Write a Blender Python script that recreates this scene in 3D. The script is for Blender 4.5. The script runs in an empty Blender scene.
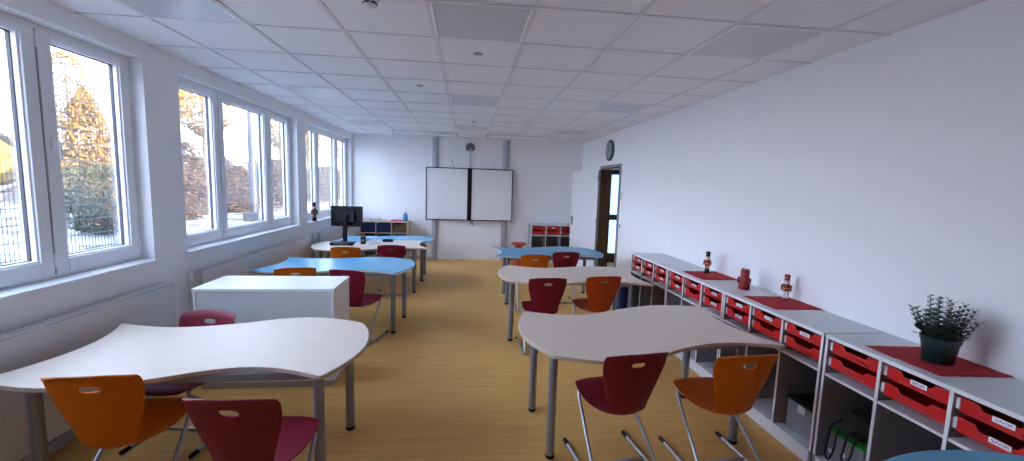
import bpy, bmesh, math, random
from mathutils import Vector, Matrix
R = math.radians
PI = math.pi
scene = bpy.context.scene
COL = scene.collection
random.seed(7)

# ------------------------------------------------------------------ materials
def mat(name, col, rough=.5, metal=0., spec=.5, bump=0., bscale=200., var=0., vscale=8., coat=0., alpha=1.):
    m = bpy.data.materials.new(name); m.use_nodes = True
    nt = m.node_tree; p = nt.nodes['Principled BSDF']
    p.inputs['Base Color'].default_value = (*col, 1)
    p.inputs['Roughness'].default_value = rough
    p.inputs['Metallic'].default_value = metal
    p.inputs['Specular IOR Level'].default_value = spec
    p.inputs['Coat Weight'].default_value = coat
    p.inputs['Alpha'].default_value = alpha
    tc = nt.nodes.new('ShaderNodeTexCoord')
    n = nt.nodes.new('ShaderNodeTexNoise'); n.inputs['Scale'].default_value = vscale
    n.inputs['Detail'].default_value = 3
    nt.links.new(tc.outputs['Object'], n.inputs['Vector'])
    mx = nt.nodes.new('ShaderNodeMix'); mx.data_type = 'RGBA'
    v = max(var, .02)
    mx.inputs[6].default_value = (*[c*(1-v) for c in col], 1)
    mx.inputs[7].default_value = (*[min(1, c*(1+v)) for c in col], 1)
    nt.links.new(n.outputs['Fac'], mx.inputs[0]); nt.links.new(mx.outputs[2], p.inputs['Base Color'])
    if bump:
        n2 = nt.nodes.new('ShaderNodeTexNoise'); n2.inputs['Scale'].default_value = bscale
        b = nt.nodes.new('ShaderNodeBump'); b.inputs['Strength'].default_value = bump; b.inputs['Distance'].default_value = .002
        nt.links.new(tc.outputs['Object'], n2.inputs['Vector'])
        nt.links.new(n2.outputs['Fac'], b.inputs['Height']); nt.links.new(b.outputs[0], p.inputs['Normal'])
    return m

def grain_mat(name, c1, c2, scale, rough, mapscale, c3=None):
    m = bpy.data.materials.new(name); m.use_nodes = True
    nt = m.node_tree; p = nt.nodes['Principled BSDF']; L = nt.links
    p.inputs['Roughness'].default_value = rough
    tc = nt.nodes.new('ShaderNodeTexCoord'); mp = nt.nodes.new('ShaderNodeMapping')
    mp.inputs['Scale'].default_value = mapscale
    L.new(tc.outputs['Object'], mp.inputs[0])
    n = nt.nodes.new('ShaderNodeTexNoise'); n.inputs['Scale'].default_value = scale; n.inputs['Detail'].default_value = 5
    n.inputs['Roughness'].default_value = .65
    L.new(mp.outputs[0], n.inputs['Vector'])
    cr = nt.nodes.new('ShaderNodeValToRGB')
    cr.color_ramp.elements[0].position = .32; cr.color_ramp.elements[0].color = (*c1, 1)
    cr.color_ramp.elements[1].position = .68; cr.color_ramp.elements[1].color = (*c2, 1)
    L.new(n.outputs['Fac'], cr.inputs[0])
    out = cr.outputs[0]
    if c3:
        n2 = nt.nodes.new('ShaderNodeTexNoise'); n2.inputs['Scale'].default_value = 1.3; n2.inputs['Detail'].default_value = 3
        L.new(tc.outputs['Object'], n2.inputs['Vector'])
        mx = nt.nodes.new('ShaderNodeMix'); mx.data_type = 'RGBA'
        mr = nt.nodes.new('ShaderNodeMapRange'); mr.inputs[1].default_value = .45; mr.inputs[2].default_value = .75; mr.inputs[4].default_value = .5
        L.new(n2.outputs['Fac'], mr.inputs[0]); L.new(mr.outputs[0], mx.inputs[0])
        L.new(out, mx.inputs[6]); mx.inputs[7].default_value = (*c3, 1); out = mx.outputs[2]
    L.new(out, p.inputs['Base Color']); p.inputs['Specular IOR Level'].default_value = .3
    return m

def glass_mat(name, tint=(1, 1, 1), refl=.5):
    m = bpy.data.materials.new(name); m.use_nodes = True
    nt = m.node_tree; nt.nodes.clear(); L = nt.links
    o = nt.nodes.new('ShaderNodeOutputMaterial'); t = nt.nodes.new('ShaderNodeBsdfTransparent')
    t.inputs[0].default_value = (*tint, 1)
    g = nt.nodes.new('ShaderNodeBsdfGlossy'); g.inputs['Roughness'].default_value = .01
    f = nt.nodes.new('ShaderNodeFresnel'); f.inputs[0].default_value = 1.45
    mu = nt.nodes.new('ShaderNodeMath'); mu.operation = 'MULTIPLY'; mu.inputs[1].default_value = refl
    mx = nt.nodes.new('ShaderNodeMixShader')
    L.new(f.outputs[0], mu.inputs[0]); L.new(mu.outputs[0], mx.inputs[0]); L.new(t.outputs[0], mx.inputs[1]); L.new(g.outputs[0], mx.inputs[2])
    L.new(mx.outputs[0], o.inputs[0])
    return m

def label_mat():
    m = mat('tray_label', (.85, .86, .9), .6)
    nt = m.node_tree; p = nt.nodes['Principled BSDF']; L = nt.links
    tc = nt.nodes.new('ShaderNodeTexCoord'); mp = nt.nodes.new('ShaderNodeMapping'); mp.inputs['Scale'].default_value = (40, 160, 260)
    n = nt.nodes.new('ShaderNodeTexNoise'); n.inputs['Scale'].default_value = 1.; L.new(tc.outputs['Object'], mp.inputs[0]); L.new(mp.outputs[0], n.inputs['Vector'])
    sx = nt.nodes.new('ShaderNodeSeparateXYZ'); L.new(tc.outputs['Object'], sx.inputs[0])
    a = nt.nodes.new('ShaderNodeMath'); a.operation = 'ABSOLUTE'; L.new(sx.outputs['Z'], a.inputs[0])
    lt = nt.nodes.new('ShaderNodeMath'); lt.operation = 'LESS_THAN'; lt.inputs[1].default_value = .006; L.new(a.outputs[0], lt.inputs[0])
    ay = nt.nodes.new('ShaderNodeMath'); ay.operation = 'ABSOLUTE'; L.new(sx.outputs['Y'], ay.inputs[0])
    lt2 = nt.nodes.new('ShaderNodeMath'); lt2.operation = 'LESS_THAN'; lt2.inputs[1].default_value = .03; L.new(ay.outputs[0], lt2.inputs[0])
    gt = nt.nodes.new('ShaderNodeMath'); gt.operation = 'GREATER_THAN'; gt.inputs[1].default_value = .5; L.new(n.outputs['Fac'], gt.inputs[0])
    m1 = nt.nodes.new('ShaderNodeMath'); m1.operation = 'MULTIPLY'; L.new(lt.outputs[0], m1.inputs[0]); L.new(gt.outputs[0], m1.inputs[1])
    m2 = nt.nodes.new('ShaderNodeMath'); m2.operation = 'MULTIPLY'; L.new(m1.outputs[0], m2.inputs[0]); L.new(lt2.outputs[0], m2.inputs[1])
    mx = nt.nodes.new('ShaderNodeMix'); mx.data_type = 'RGBA'; mx.inputs[6].default_value = (.85, .86, .9, 1); mx.inputs[7].default_value = (.12, .05, .35, 1)
    L.new(m2.outputs[0], mx.inputs[0]); L.new(mx.outputs[2], p.inputs['Base Color'])
    return m

def snow_mat():
    m = bpy.data.materials.new('snowy_ground'); m.use_nodes = True
    nt = m.node_tree; p = nt.nodes['Principled BSDF']; L = nt.links
    p.inputs['Roughness'].default_value = .8
    tc = nt.nodes.new('ShaderNodeTexCoord')
    n = nt.nodes.new('ShaderNodeTexNoise'); n.inputs['Scale'].default_value = .55; n.inputs['Detail'].default_value = 6; n.inputs['Roughness'].default_value = .62
    L.new(tc.outputs['Object'], n.inputs['Vector'])
    cr = nt.nodes.new('ShaderNodeValToRGB')
    cr.color_ramp.elements[0].position = .40; cr.color_ramp.elements[0].color = (.040, .028, .018, 1)
    cr.color_ramp.elements[1].position = .50; cr.color_ramp.elements[1].color = (.30, .31, .33, 1)
    ge = nt.nodes.new('ShaderNodeNewGeometry'); sx = nt.nodes.new('ShaderNodeSeparateXYZ'); L.new(ge.outputs['True Normal'], sx.inputs[0])
    mr = nt.nodes.new('ShaderNodeMapRange'); mr.inputs[1].default_value = .80; mr.inputs[2].default_value = .96; mr.inputs[3].default_value = -.16; mr.inputs[4].default_value = 0
    L.new(sx.outputs['Z'], mr.inputs[0])
    ad = nt.nodes.new('ShaderNodeMath'); ad.operation = 'ADD'; L.new(n.outputs['Fac'], ad.inputs[0]); L.new(mr.outputs[0], ad.inputs[1])
    L.new(ad.outputs[0], cr.inputs[0]); L.new(cr.outputs[0], p.inputs['Base Color'])
    b = nt.nodes.new('ShaderNodeBump'); b.inputs['Distance'].default_value = .1; L.new(n.outputs['Fac'], b.inputs['Height']); L.new(b.outputs[0], p.inputs['Normal'])
    return m

M = {}
M['wall'] = mat('white_wall_paint', (.87, .865, .88), .75, bump=.05, bscale=150)
M['ceil'] = mat('ceiling_tile', (.86, .85, .87), .8, bump=.15, bscale=300, var=.03, vscale=60)
M['tee'] = mat('ceiling_tee', (.72, .72, .74), .5)
M['floor'] = grain_mat('ochre_floor', (.64, .355, .094), (.80, .465, .148), 3.2, .5, (.45, 9, 1), (.60, .33, .087))
M['base'] = mat('baseboard_grey', (.42, .42, .44), .5)
M['pvc'] = mat('white_window_frame', (.82, .83, .86), .3, spec=.5)
M['gasket'] = mat('dark_gasket', (.05, .05, .06), .6)
M['glass'] = glass_mat('window_glass', (.93, .96, .97))
M['sill'] = mat('white_sill', (.82, .82, .84), .3)
M['rad'] = mat('radiator_enamel', (.70, .69, .69), .35)
M['radgrille'] = mat('radiator_grille', (.30, .30, .32), .5)
M['top_white'] = grain_mat('pale_maple_top', (.69, .575, .47), (.76, .64, .535), 3., .42, (1.5, 22, 1))
M['top_blue'] = mat('sky_blue_top', (.07, .33, .52), .3, var=.03)
M['edge'] = mat('beige_edge_band', (.46, .37, .29), .5)
M['edge_w'] = mat('pale_edge_band', (.62, .60, .58), .5)
M['steel'] = mat('grey_coated_steel', (.27, .28, .32), .38, metal=.55)
M['chrome'] = mat('satin_steel_tube', (.42, .44, .48), .28, metal=.8)
M['black'] = mat('black_plastic', (.008, .008, .009), .5, spec=.2)
M['crimson'] = mat('crimson_shell', (.175, .003, .018), .48, spec=.3, bump=.08, bscale=500)
M['orange'] = mat('orange_shell', (.56, .115, .002), .48, spec=.3, bump=.08, bscale=500)
M['rorange'] = mat('red_orange_shell', (.44, .052, .006), .48, spec=.3, bump=.08, bscale=500)
M['melamine'] = mat('white_melamine', (.78, .78, .80), .35)
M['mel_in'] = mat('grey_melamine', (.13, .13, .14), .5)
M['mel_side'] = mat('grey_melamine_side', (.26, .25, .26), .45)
M['glass_hall'] = mat('frosted_hall_glass', (.80, .88, .95), .6)
_nt = M['glass_hall'].node_tree
_tr = _nt.nodes.new('ShaderNodeBsdfTranslucent'); _tr.inputs[0].default_value = (.40, .50, .57, 1)
_mx = _nt.nodes.new('ShaderNodeMixShader'); _mx.inputs[0].default_value = .9
_nt.links.new(_nt.nodes['Principled BSDF'].outputs[0], _mx.inputs[1]); _nt.links.new(_tr.outputs[0], _mx.inputs[2])
_nt.links.new(_mx.outputs[0], _nt.nodes['Material Output'].inputs[0])
M['mel_top'] = mat('light_grey_melamine_top', (.60, .61, .63), .32)
M['tray'] = mat('red_tray_plastic', (.55, .010, .012), .35)
M['clip'] = mat('white_clip', (.8, .8, .84), .5)
M['label'] = label_mat()
M['cloth'] = mat('red_cloth', (.40, .010, .020), .9, bump=.5, bscale=400, var=.12, vscale=60)
M['pot'] = mat('dark_green_pot', (.004, .020, .020), .35)
M['soil'] = mat('potting_soil', (.03, .02, .013), .95, bump=.6, bscale=60)
M['leaf'] = mat('plant_leaf', (.045, .075, .045), .45, var=.35, vscale=30)
M['boardface'] = mat('board_surface', (.80, .79, .79), .35)
M['alu'] = mat('brushed_rail', (.52, .54, .60), .45, metal=.2)
M['grey'] = mat('mid_grey_plastic', (.16, .16, .18), .5)
M['clockface'] = mat('clock_face', (.36, .37, .41), .5)
M['clockrim'] = mat('clock_rim', (.05, .05, .06), .5)
M['brown'] = grain_mat('brown_door_wood', (.075, .042, .022), (.13, .075, .04), 3., .45, (12, 12, 1))
M['door'] = mat('white_door_leaf', (.74, .74, .77), .4)
M['panel'] = mat('light_diffuser', (.60, .60, .63), .3, bump=.3, bscale=120)
M['lampwhite'] = mat('lamp_housing_white', (.90, .90, .90), .35)
M['beige'] = grain_mat('beech_shelf', (.55, .44, .31), (.62, .50, .36), 3., .45, (2, 16, 16))
M['bluebin'] = mat('navy_bin', (.006, .011, .055), .6, spec=.25)
M['binblue'] = mat('blue_waste_bin', (.012, .035, .20), .45)
M['brownbox'] = mat('brown_box', (.10, .055, .03), .7)
M['pink'] = mat('pink_cloth', (.75, .16, .22), .8)
M['spray'] = mat('blue_spray_bottle', (.06, .25, .52), .3)
M['white'] = mat('white_plastic', (.8, .8, .82), .4)
M['paleblue'] = mat('pale_blue_paper', (.35, .55, .80), .6)
M['clearbox'] = mat('frosted_clear_plastic', (.35, .36, .40), .25, alpha=.8)
M['green'] = mat('bright_green_lid', (.06, .38, .05), .4)
M['blackcloth'] = mat('black_bag_fabric', (.012, .012, .013), .8, bump=.5, bscale=200)
M['skin'] = mat('painted_face', (.62, .40, .30), .4)
M['tan'] = mat('tan_wood', (.36, .23, .13), .5)
M['figred'] = mat('figurine_red', (.26, .006, .010), .45)
M['figwhite'] = mat('figurine_white', (.75, .73, .72), .4)
M['gold'] = mat('figurine_gold', (.6, .40, .08), .35, metal=.4)
M['snow'] = snow_mat()
M['bark'] = mat('tree_bark', (.05, .036, .026), .9, bump=.6, bscale=30)
M['foli'] = mat('autumn_foliage', (.13, .082, .02), .8, var=.5, vscale=1.5)
M['folig'] = mat('evergreen_foliage', (.035, .042, .02), .8, var=.5, vscale=1.5)
M['twig'] = mat('bare_twigs', (.055, .036, .024), .9, var=.4, vscale=1.2)
M['wire'] = mat('fence_wire', (.03, .035, .04), .5, metal=.3)
M['mast'] = mat('blue_grey_mast', (.035, .048, .07), .5)
M['houseyellow'] = mat('yellow_render', (.30, .20, .05), .85)
M['roofsnow'] = mat('snow_roof', (.16, .20, .28), .8)
M['facade'] = mat('outer_facade', (.5, .5, .5), .85)

# ------------------------------------------------------------------ mesh helpers
class B:
    def __init__(s): s.v = []; s.f = []
    def add(s, vs, fs):
        o = len(s.v); s.v += [tuple(v) for v in vs]; s.f += [[i+o for i in f] for f in fs]; return s
    def box(s, x0, x1, y0, y1, z0, z1):
        vs = [(x, y, z) for z in (z0, z1) for y in (y0, y1) for x in (x0, x1)]
        return s.add(vs, [(0, 2, 3, 1), (4, 5, 7, 6), (0, 1, 5, 4), (2, 6, 7, 3), (0, 4, 6, 2), (1, 3, 7, 5)])
    def cbox(s, c, d, rz=0, ry=0):
        m = Matrix.Rotation(rz, 3, 'Z') @ Matrix.Rotation(ry, 3, 'Y')
        vs = [Vector(c) + m @ Vector((x*d[0]/2, y*d[1]/2, z*d[2]/2)) for z in (-1, 1) for y in (-1, 1) for x in (-1, 1)]
        return s.add(vs, [(0, 2, 3, 1), (4, 5, 7, 6), (0, 1, 5, 4), (2, 6, 7, 3), (0, 4, 6, 2), (1, 3, 7, 5)])
    def prism(s, poly, z0, z1):
        n = len(poly)
        vs = [(p[0], p[1], z0) for p in poly] + [(p[0], p[1], z1) for p in poly]
        fs = [list(range(n-1, -1, -1)), list(range(n, 2*n))] + [(i, (i+1) % n, n+(i+1) % n, n+i) for i in range(n)]
        return s.add(vs, fs)
    def prism_x(s, poly, x0, x1):          # poly in (y, z)
        n = len(poly)
        vs = [(x0, p[0], p[1]) for p in poly] + [(x1, p[0], p[1]) for p in poly]
        fs = [list(range(n-1, -1, -1)), list(range(n, 2*n))] + [(i, (i+1) % n, n+(i+1) % n, n+i) for i in range(n)]
        return s.add(vs, fs)
    def lathe(s, prof, c=(0, 0, 0), n=20, sx=1, sy=1):
        vs = []; fs = []; m = len(prof)
        for r, z in prof:
            for k in range(n):
                a = 2*PI*k/n; vs.append((c[0]+r*sx*math.cos(a), c[1]+r*sy*math.sin(a), c[2]+z))
        for i in range(m-1):
            for k in range(n):
                fs.append((i*n+k, i*n+(k+1) % n, (i+1)*n+(k+1) % n, (i+1)*n+k))
        fs.append(list(range(n-1, -1, -1))); fs.append([(m-1)*n+k for k in range(n)])
        return s.add(vs, fs)
    def tube(s, path, r, n=10, r2=None):
        P = [Vector(p) for p in path]; vs = []; fs = []
        up = None
        for i, p in enumerate(P):
            t = (P[min(i+1, len(P)-1)] - P[max(i-1, 0)]).normalized()
            if up is None:
                a = Vector((0, 0, 1)) if abs(t.z) < .9 else Vector((1, 0, 0)); up = t.cross(a).normalized()
            else:
                up = (up - t*up.dot(t)).normalized()
            w = t.cross(up)
            rr = r if r2 is None else r + (r2-r)*i/(len(P)-1)
            for k in range(n):
                a = 2*PI*k/n; vs.append(p + up*math.cos(a)*rr + w*math.sin(a)*rr)
        for i in range(len(P)-1):
            for k in range(n):
                fs.append((i*n+k, i*n+(k+1) % n, (i+1)*n+(k+1) % n, (i+1)*n+k))
        fs.append(list(range(n-1, -1, -1))); fs.append([(len(P)-1)*n+k for k in range(n)])
        return s.add(vs, fs)
    def ball(s, c, r, n=14, m=9, sz=1., sx=1., sy=1.):
        return s.lathe([(max(1e-4, r*math.sin(PI*i/m)), -r*sz*math.cos(PI*i/m)) for i in range(m+1)], c, n, sx, sy)

def fillet(pts, rad, n=6):
    P = [Vector(p) for p in pts]; out = [P[0]]
    for i in range(1, len(P)-1):
        a, b, c = P[i-1], P[i], P[i+1]
        d1 = (a-b); d2 = (c-b); l = min(rad, d1.length*.49, d2.length*.49)
        p0 = b + d1.normalized()*l; p2 = b + d2.normalized()*l
        for k in range(n+1):
            t = k/n; out.append(p0*(1-t)**2 + b*2*t*(1-t) + p2*t*t)
    out.append(P[-1]); return out

def P(name, b, m, parent=None, smooth=False, bevel=0., label=None, loc=None):
    me = bpy.data.meshes.new(name); me.from_pydata(b.v, [], b.f); me.update()
    bm = bmesh.new(); bm.from_mesh(me); bmesh.ops.recalc_face_normals(bm, faces=bm.faces); bm.to_mesh(me); bm.free()
    o = bpy.data.objects.new(name, me); COL.objects.link(o)
    me.materials.append(m)
    if smooth:
        me.shade_smooth()
        es = o.modifiers.new('ws', 'EDGE_SPLIT'); es.split_angle = R(40)
    if bevel:
        bv = o.modifiers.new('bv', 'BEVEL'); bv.width = bevel; bv.segments = 2; bv.limit_method = 'ANGLE'; bv.angle_limit = R(50)
    if parent: o.parent = parent
    if loc: o.location = loc
    if label: o['label'] = label
    return o
def tag(o, label=None, cat=None, group=None, kind=None):
    if label: o['label'] = label
    if cat: o['category'] = cat
    if group: o['group'] = group
    if kind: o['kind'] = kind
    return o
def thing(name, label, cat, loc=(0, 0, 0), rz=0, group=None, kind=None):
    o = bpy.data.objects.new(name, None); COL.objects.link(o)
    o.empty_display_size = .1
    o.location = loc; o.rotation_euler = (0, 0, rz)
    return tag(o, label, cat, group, kind)
def struct(name, b, m, bevel=0, label=None, cat=None):
    o = P(name, b, m, bevel=bevel); o['kind'] = 'structure'
    if label: o['label'] = label
    if cat: o['category'] = cat
    return o
def copy_tree(o, parent=None):
    c = o.copy(); COL.objects.link(c)
    if parent: c.parent = parent
    for ch in list(o.children): copy_tree(ch, c)
    return c
def dup(o, loc, rz, label, group=None):
    c = copy_tree(o); c.location = loc; c.rotation_euler = (0, 0, rz); c['label'] = label
    if group: c['group'] = group
    return c
def recolour(root, names, m):
    for ch in root.children:
        if ch.name.split('.')[0] in names:
            ch.data = ch.data.copy(); ch.data.materials.clear(); ch.data.materials.append(m)

# ------------------------------------------------------------------ room
XL, XR, YB, YF, ZC = -2.565, 2.67, 9.55, -1.1, 2.779
WT = .22                                   # outer wall thickness
WINS = [(1.10, 3.65), (4.05, 6.60), (6.93, 9.46)]
Z0, Z1 = 1.045, 2.655
struct('floor', B().box(XL-WT, 4.6, YF-.2, YB+.2, -.12, 0), M['floor'])
b = B()
ys = [YF-.2] + [v for w in WINS for v in w] + [YB+.25]
for i in range(0, len(ys), 2): b.box(XL-WT, XL, ys[i], ys[i+1], -.4, ZC+.1)
for y0, y1 in WINS:
    b.box(XL-WT, XL, y0, y1, -.4, Z0); b.box(XL-WT, XL, y0, y1, Z1, ZC+.1)
struct('wall_left', b, M['wall'])
struct('wall_back', B().box(XL, XR+.2, YB, YB+.25, 0, ZC+.1), M['wall'])
struct('wall_front', B().box(XL, XR+.2, YF-.2, YF, 0, ZC+.1), M['wall'])
DY0, DY1, DZ = 7.08, 8.13, 2.15
struct('wall_right', B().box(XR, XR+.2, YF, DY0, 0, ZC+.1).box(XR, XR+.2, DY1, YB, 0, ZC+.1).box(XR, XR+.2, DY0, DY1, DZ, ZC+.1), M['wall'])
# ceiling: lay-in tiles on a grid of tees
struct('ceiling', B().box(XL-WT, 4.6, YF-.2, YB+.25, ZC+.006, ZC+.35), M['ceil'])
tees = B()
GX = [-2.1285+.625*k for k in range(8)]
GY = [2.4784+.625*k for k in range(-7, 12)]
for x in GX: tees.box(x-.012, x+.012, YF, YB, ZC-.001, ZC+.006)
for y in GY:
    if YF < y < YB: tees.box(XL, XR, y-.008, y+.008, ZC, ZC+.006)
struct('ceiling_grid', tees, M['tee'])
struct('baseboard_left', B().box(XL, XL+.014, YF, YB, 0, .075), M['base'], .002)
struct('baseboard_back', B().box(XL, XR, YB-.012, YB, 0, .06), M['mel_top'], .002)
struct('baseboard_right', B().box(XR-.014, XR, YF, DY0-.06, 0, .075).box(XR-.014, XR, DY1+.06, YB, 0, .075), M['base'], .002)

# windows
def frame_yz(b, y0, y1, z0, z1, l, r, bt, t, x0, x1):
    b.box(x0, x1, y0, y0+l, z0, z1); b.box(x0, x1, y1-r, y1, z0, z1)
    b.box(x0, x1, y0+l, y1-r, z0, z0+bt); b.box(x0, x1, y0+l, y1-r, z1-t, z1)
def window(idx, y0, y1):
    s = (y1-y0)/2.55
    w = thing('window_%d' % idx, ['three-part white window above the long white table by the wall', 'three-part white window above the white sideboard', 'three-part white window beside the monitor desk'][idx-1], 'window', (0, 0, 0), 0, None, 'structure')
    fb = B(); frame_yz(fb, y0, y1, Z0, Z1, .05, .05, .05, .05, -2.74, -2.67)
    for g in (.742, 1.832): fb.box(-2.74, -2.68, y0+g*s-.03, y0+g*s+.03, Z0+.05, Z1-.05)
    fo = P('frame', fb, M['pvc'], w, bevel=.003)
    for g in (.742, 1.832): P('gasket', B().box(-2.681, -2.666, y0+g*s-.0075, y0+g*s+.0075, Z0+.04, Z1-.035), M['gasket'], fo)
    for k, (a, c, ga, gc) in enumerate([(.035, .735, .10, .655), (.749, 1.825, .83, 1.745), (1.839, 2.515, 1.925, 2.45)]):
        a, c, ga, gc = [y0+v*s for v in (a, c, ga, gc)]
        sb = B(); frame_yz(sb, a, c, Z0+.035, Z1-.03, ga-a, c-gc, .097, .047, -2.735, -2.655)
        # stepped glazing bead
        frame_yz(sb, ga-.001, gc+.001, Z0+.131, Z1-.076, .013, .013, .013, .013, -2.735, -2.668)
        so = P('sash', sb, M['pvc'], w, bevel=.004)
        gb = B(); frame_yz(gb, ga+.012, gc-.012, Z0+.144, Z1-.089, .005, .005, .005, .005, -2.72, -2.70)
        P('gasket', gb, M['gasket'], so)
        P('glass_pane', B().box(-2.712, -2.708, ga+.01, gc-.01, Z0+.142, Z1-.087), M['glass'], so)
        if k > 0:
            hy = a+.042; hz = 1.93
            hb = B().cbox((-2.648, hy, hz), (.014, .03, .075))
            hb.tube(fillet([(-2.65, hy, hz+.012), (-2.612, hy, hz+.012), (-2.61, hy+(.0), hz-.10)], .02), .009, 8)
            P('handle', hb, M['white'], so, smooth=True)
        hn = B().cbox((-2.652, c+.003, Z1-.10), (.012, .014, .09)).cbox((-2.652, c+.003, Z0+.13), (.012, .014, .09))
        P('hinge', hn, M['pvc'], so)
    P('sill', B().box(-2.67, -2.515, y0-.045, y1-.035, Z0-.012, Z0+.015), M['sill'], w, bevel=.004)
    P('outer_sill', B().box(XL-WT-.05, -2.735, y0, y1, Z0-.02, Z0+.008), M['alu'], w)
for i, (y0, y1) in enumerate(WINS): window(i+1, y0, y1)

# radiators
def radiator(y0, y1, label, valve=True):
    r = thing('radiator', label, 'radiator', (XL, y0, 0), 0, None)
    n = y1-y0
    P('front_panel', B().box(.098, .12, 0, n, .15, .845), M['rad'], r, bevel=.006)
    P('rear_panel', B().box(.02, .04, .01, n-.01, .15, .84), M['rad'], r, bevel=.004)
    P('side_cover', B().box(.02, .118, 0, .012, .155, .848), M['rad'], r)
    P('side_cover', B().box(.02, .118, n-.012, n, .155, .848), M['rad'], r)
    g = B().box(.026, .119, 0, n, .8495, .855)
    gr = P('grille', g, M['rad'], r, bevel=.002)
    sl = B(); k = 0
    while k*.035 < n-.06:
        sl.box(.036, .105, .02+k*.035, .027+k*.035, .8546, .8556); k += 1
    P('slot', sl, M['radgrille'], gr)
    for yy in (.25, n-.25): P('wall_bracket', B().box(.003, .0195, yy-.02, yy+.02, .2, .8), M['rad'], r)
    if valve:
        v = B().tube([(.06, -.01, .79), (.06, -.075, .79)], .012, 8)
        v.lathe([(.016, 0), (.024, .01), (.024, .07), (.018, .085)], (.06, -.075, .785), 12)
        P('valve', v, M['white'], r, smooth=True)
        P('pipe', B().tube([(.06, -.075, .79), (.06, -.075, .0)], .009, 8), M['rad'], r, smooth=True)
    return r
radiator(.92, 3.68, 'white panel radiator below the window over the long white table')
radiator(4.05, 6.74, 'white panel radiator behind the sideboard and blue table, valve at its end')
radiator(7.12, 9.25, 'white panel radiator beside the monitor desk near the back wall')

# door opening, brown lining, open white leaf, corridor
d = thing('door_1', 'white flush door standing wide open against the back wall', 'door', (0, 0, 0), 0, None, 'structure')
fr = B().box(XR-.012, XR+.21, DY0, DY0+.03, 0, DZ-.03).box(XR-.012, XR+.21, DY1-.03, DY1, 0, DZ-.03).box(XR-.012, XR+.21, DY0, DY1, DZ-.03, DZ)
P('frame', fr, M['brown'], d, bevel=.003)
P('casing', B().box(XR-.016, XR-.001, DY0-.045, DY0, 0, DZ+.045).box(XR-.016, XR-.001, DY1, DY1+.045, 0, DZ+.045).box(XR-.016, XR-.001, DY0, DY1, DZ, DZ+.045), M['steel'], d, bevel=.002)
HX, HY, LA = 2.625, DY1-.005, R(200)         # hinge and direction of the leaf
lw = .93
leaf = P('leaf', B().box(0, lw, -.021, .021, .012, DZ-.035), M['door'], d, bevel=.003)
leaf.location = (HX, HY, 0); leaf.rotation_euler = (0, 0, math.atan2(.93, -.33))
hb = B().cbox((lw-.065, .026, 1.03), (.045, .01, .20))
hb.tube(fillet([(lw-.065, .024, 1.07), (lw-.065, .075, 1.07), (lw-.19, .078, 1.07)], .02), .010, 8)
hb.cbox((lw-.065, .032, .98), (.02, .006, .035))
P('handle', hb, M['grey'], leaf, smooth=True)
hg = B()
for z in (.25, 1.05, 1.9): hg.lathe([(.010, 0), (.010, .09)], (0, .026, z), 8)
P('hinge', hg, M['steel'], leaf, smooth=True)
CX1 = 4.4
struct('wall_corridor', B().box(CX1, CX1+.2, 4.5, 9.4, 0, ZC).box(XR+.2, CX1, 4.3, 4.5, 0, ZC), M['wall'])
struct('wall_corridor_end', B().box(XR+.2, 3.03, 9.35, 9.5, 0, ZC).box(3.98, CX1+.2, 9.35, 9.5, 0, ZC).box(3.03, 3.98, 9.35, 9.5, 2.2, ZC), M['wall'])
d2 = thing('door_2', 'brown framed glazed door at the end of the corridor', 'door', (3.03, 9.38, 0), 0, None, 'structure')
P('frame', B().box(0, .15, 0, .07, 0, 2.2).box(.80, .95, 0, .07, 0, 2.2).box(.15, .80, 0, .07, 2.08, 2.2).box(.15, .80, 0, .07, 1.02, 1.14).box(.15, .80, 0, .07, 0, .22), M['brown'], d2, bevel=.004)
P('glass_pane', B().box(.15, .80, .03, .038, 1.14, 2.08), M['glass_hall'], d2)
P('glass_pane', B().box(.15, .80, .03, .038, .22, 1.02), M['glass_hall'], d2)
P('handle', B().tube(fillet([(.10, 0, 1.05), (.10, -.05, 1.05), (.20, -.05, 1.05)], .02), .01, 8), M['steel'], d2, smooth=True)

# ceiling light panels, sensors, smoke detector
cols = {0: GX[0], 3: GX[3], 6: GX[6]}
cname = {0: 'window-side row', 3: 'middle row', 6: 'shelf-side row'}
rname = {-4: 'above the viewer', 0: 'first in view', 4: 'second in view', 8: 'beside the board lamps'}
proto = None
for c in (0, 3, 6):
    for r_ in (-4, 0, 4, 8):
        lab = 'unlit square ceiling panel light, %s, %s' % (cname[c], rname[r_])
        loc = (cols[c]+.3125, 2.4784+.625*r_+.3125, ZC)
        if proto is None:
            proto = thing('ceiling_light', lab, 'light', loc, 0, 'ceiling light panels')
            f = B(); k = .3
            for a0, a1, b0, b1 in ((-k, k, -k, -k+.014), (-k, k, k-.014, k), (-k, -k+.014, -k, k), (k-.014, k, -k, k)): f.box(a0, a1, b0, b1, -.004, .004)
            P('frame', f, M['lampwhite'], proto)
            P('diffuser', B().box(-k+.014, k-.014, -k+.014, k-.014, -.001, .004), M['panel'], proto)
        else: dup(proto, loc, 0, lab)
sd = thing('smoke_detector', 'round white smoke detector on the ceiling with dark slots', 'detector', (-.570, 2.525, ZC))
P('base', B().lathe([(.05, 0), (.05, -.018), (.047, -.02)], n=24), M['white'], sd, smooth=True)
P('sensor_head', B().lathe([(.036, -.018), (.036, -.042), (.030, -.052), (.010, -.056)], n=24), M['white'], sd, smooth=True)
s_ = B()
for k in range(6):
    a = k*PI/3+.2; s_.cbox((.0355*math.cos(a), .0355*math.sin(a), -.033), (.008, .026, .008), a)
P('slot', s_, M['black'], sd)
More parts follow.
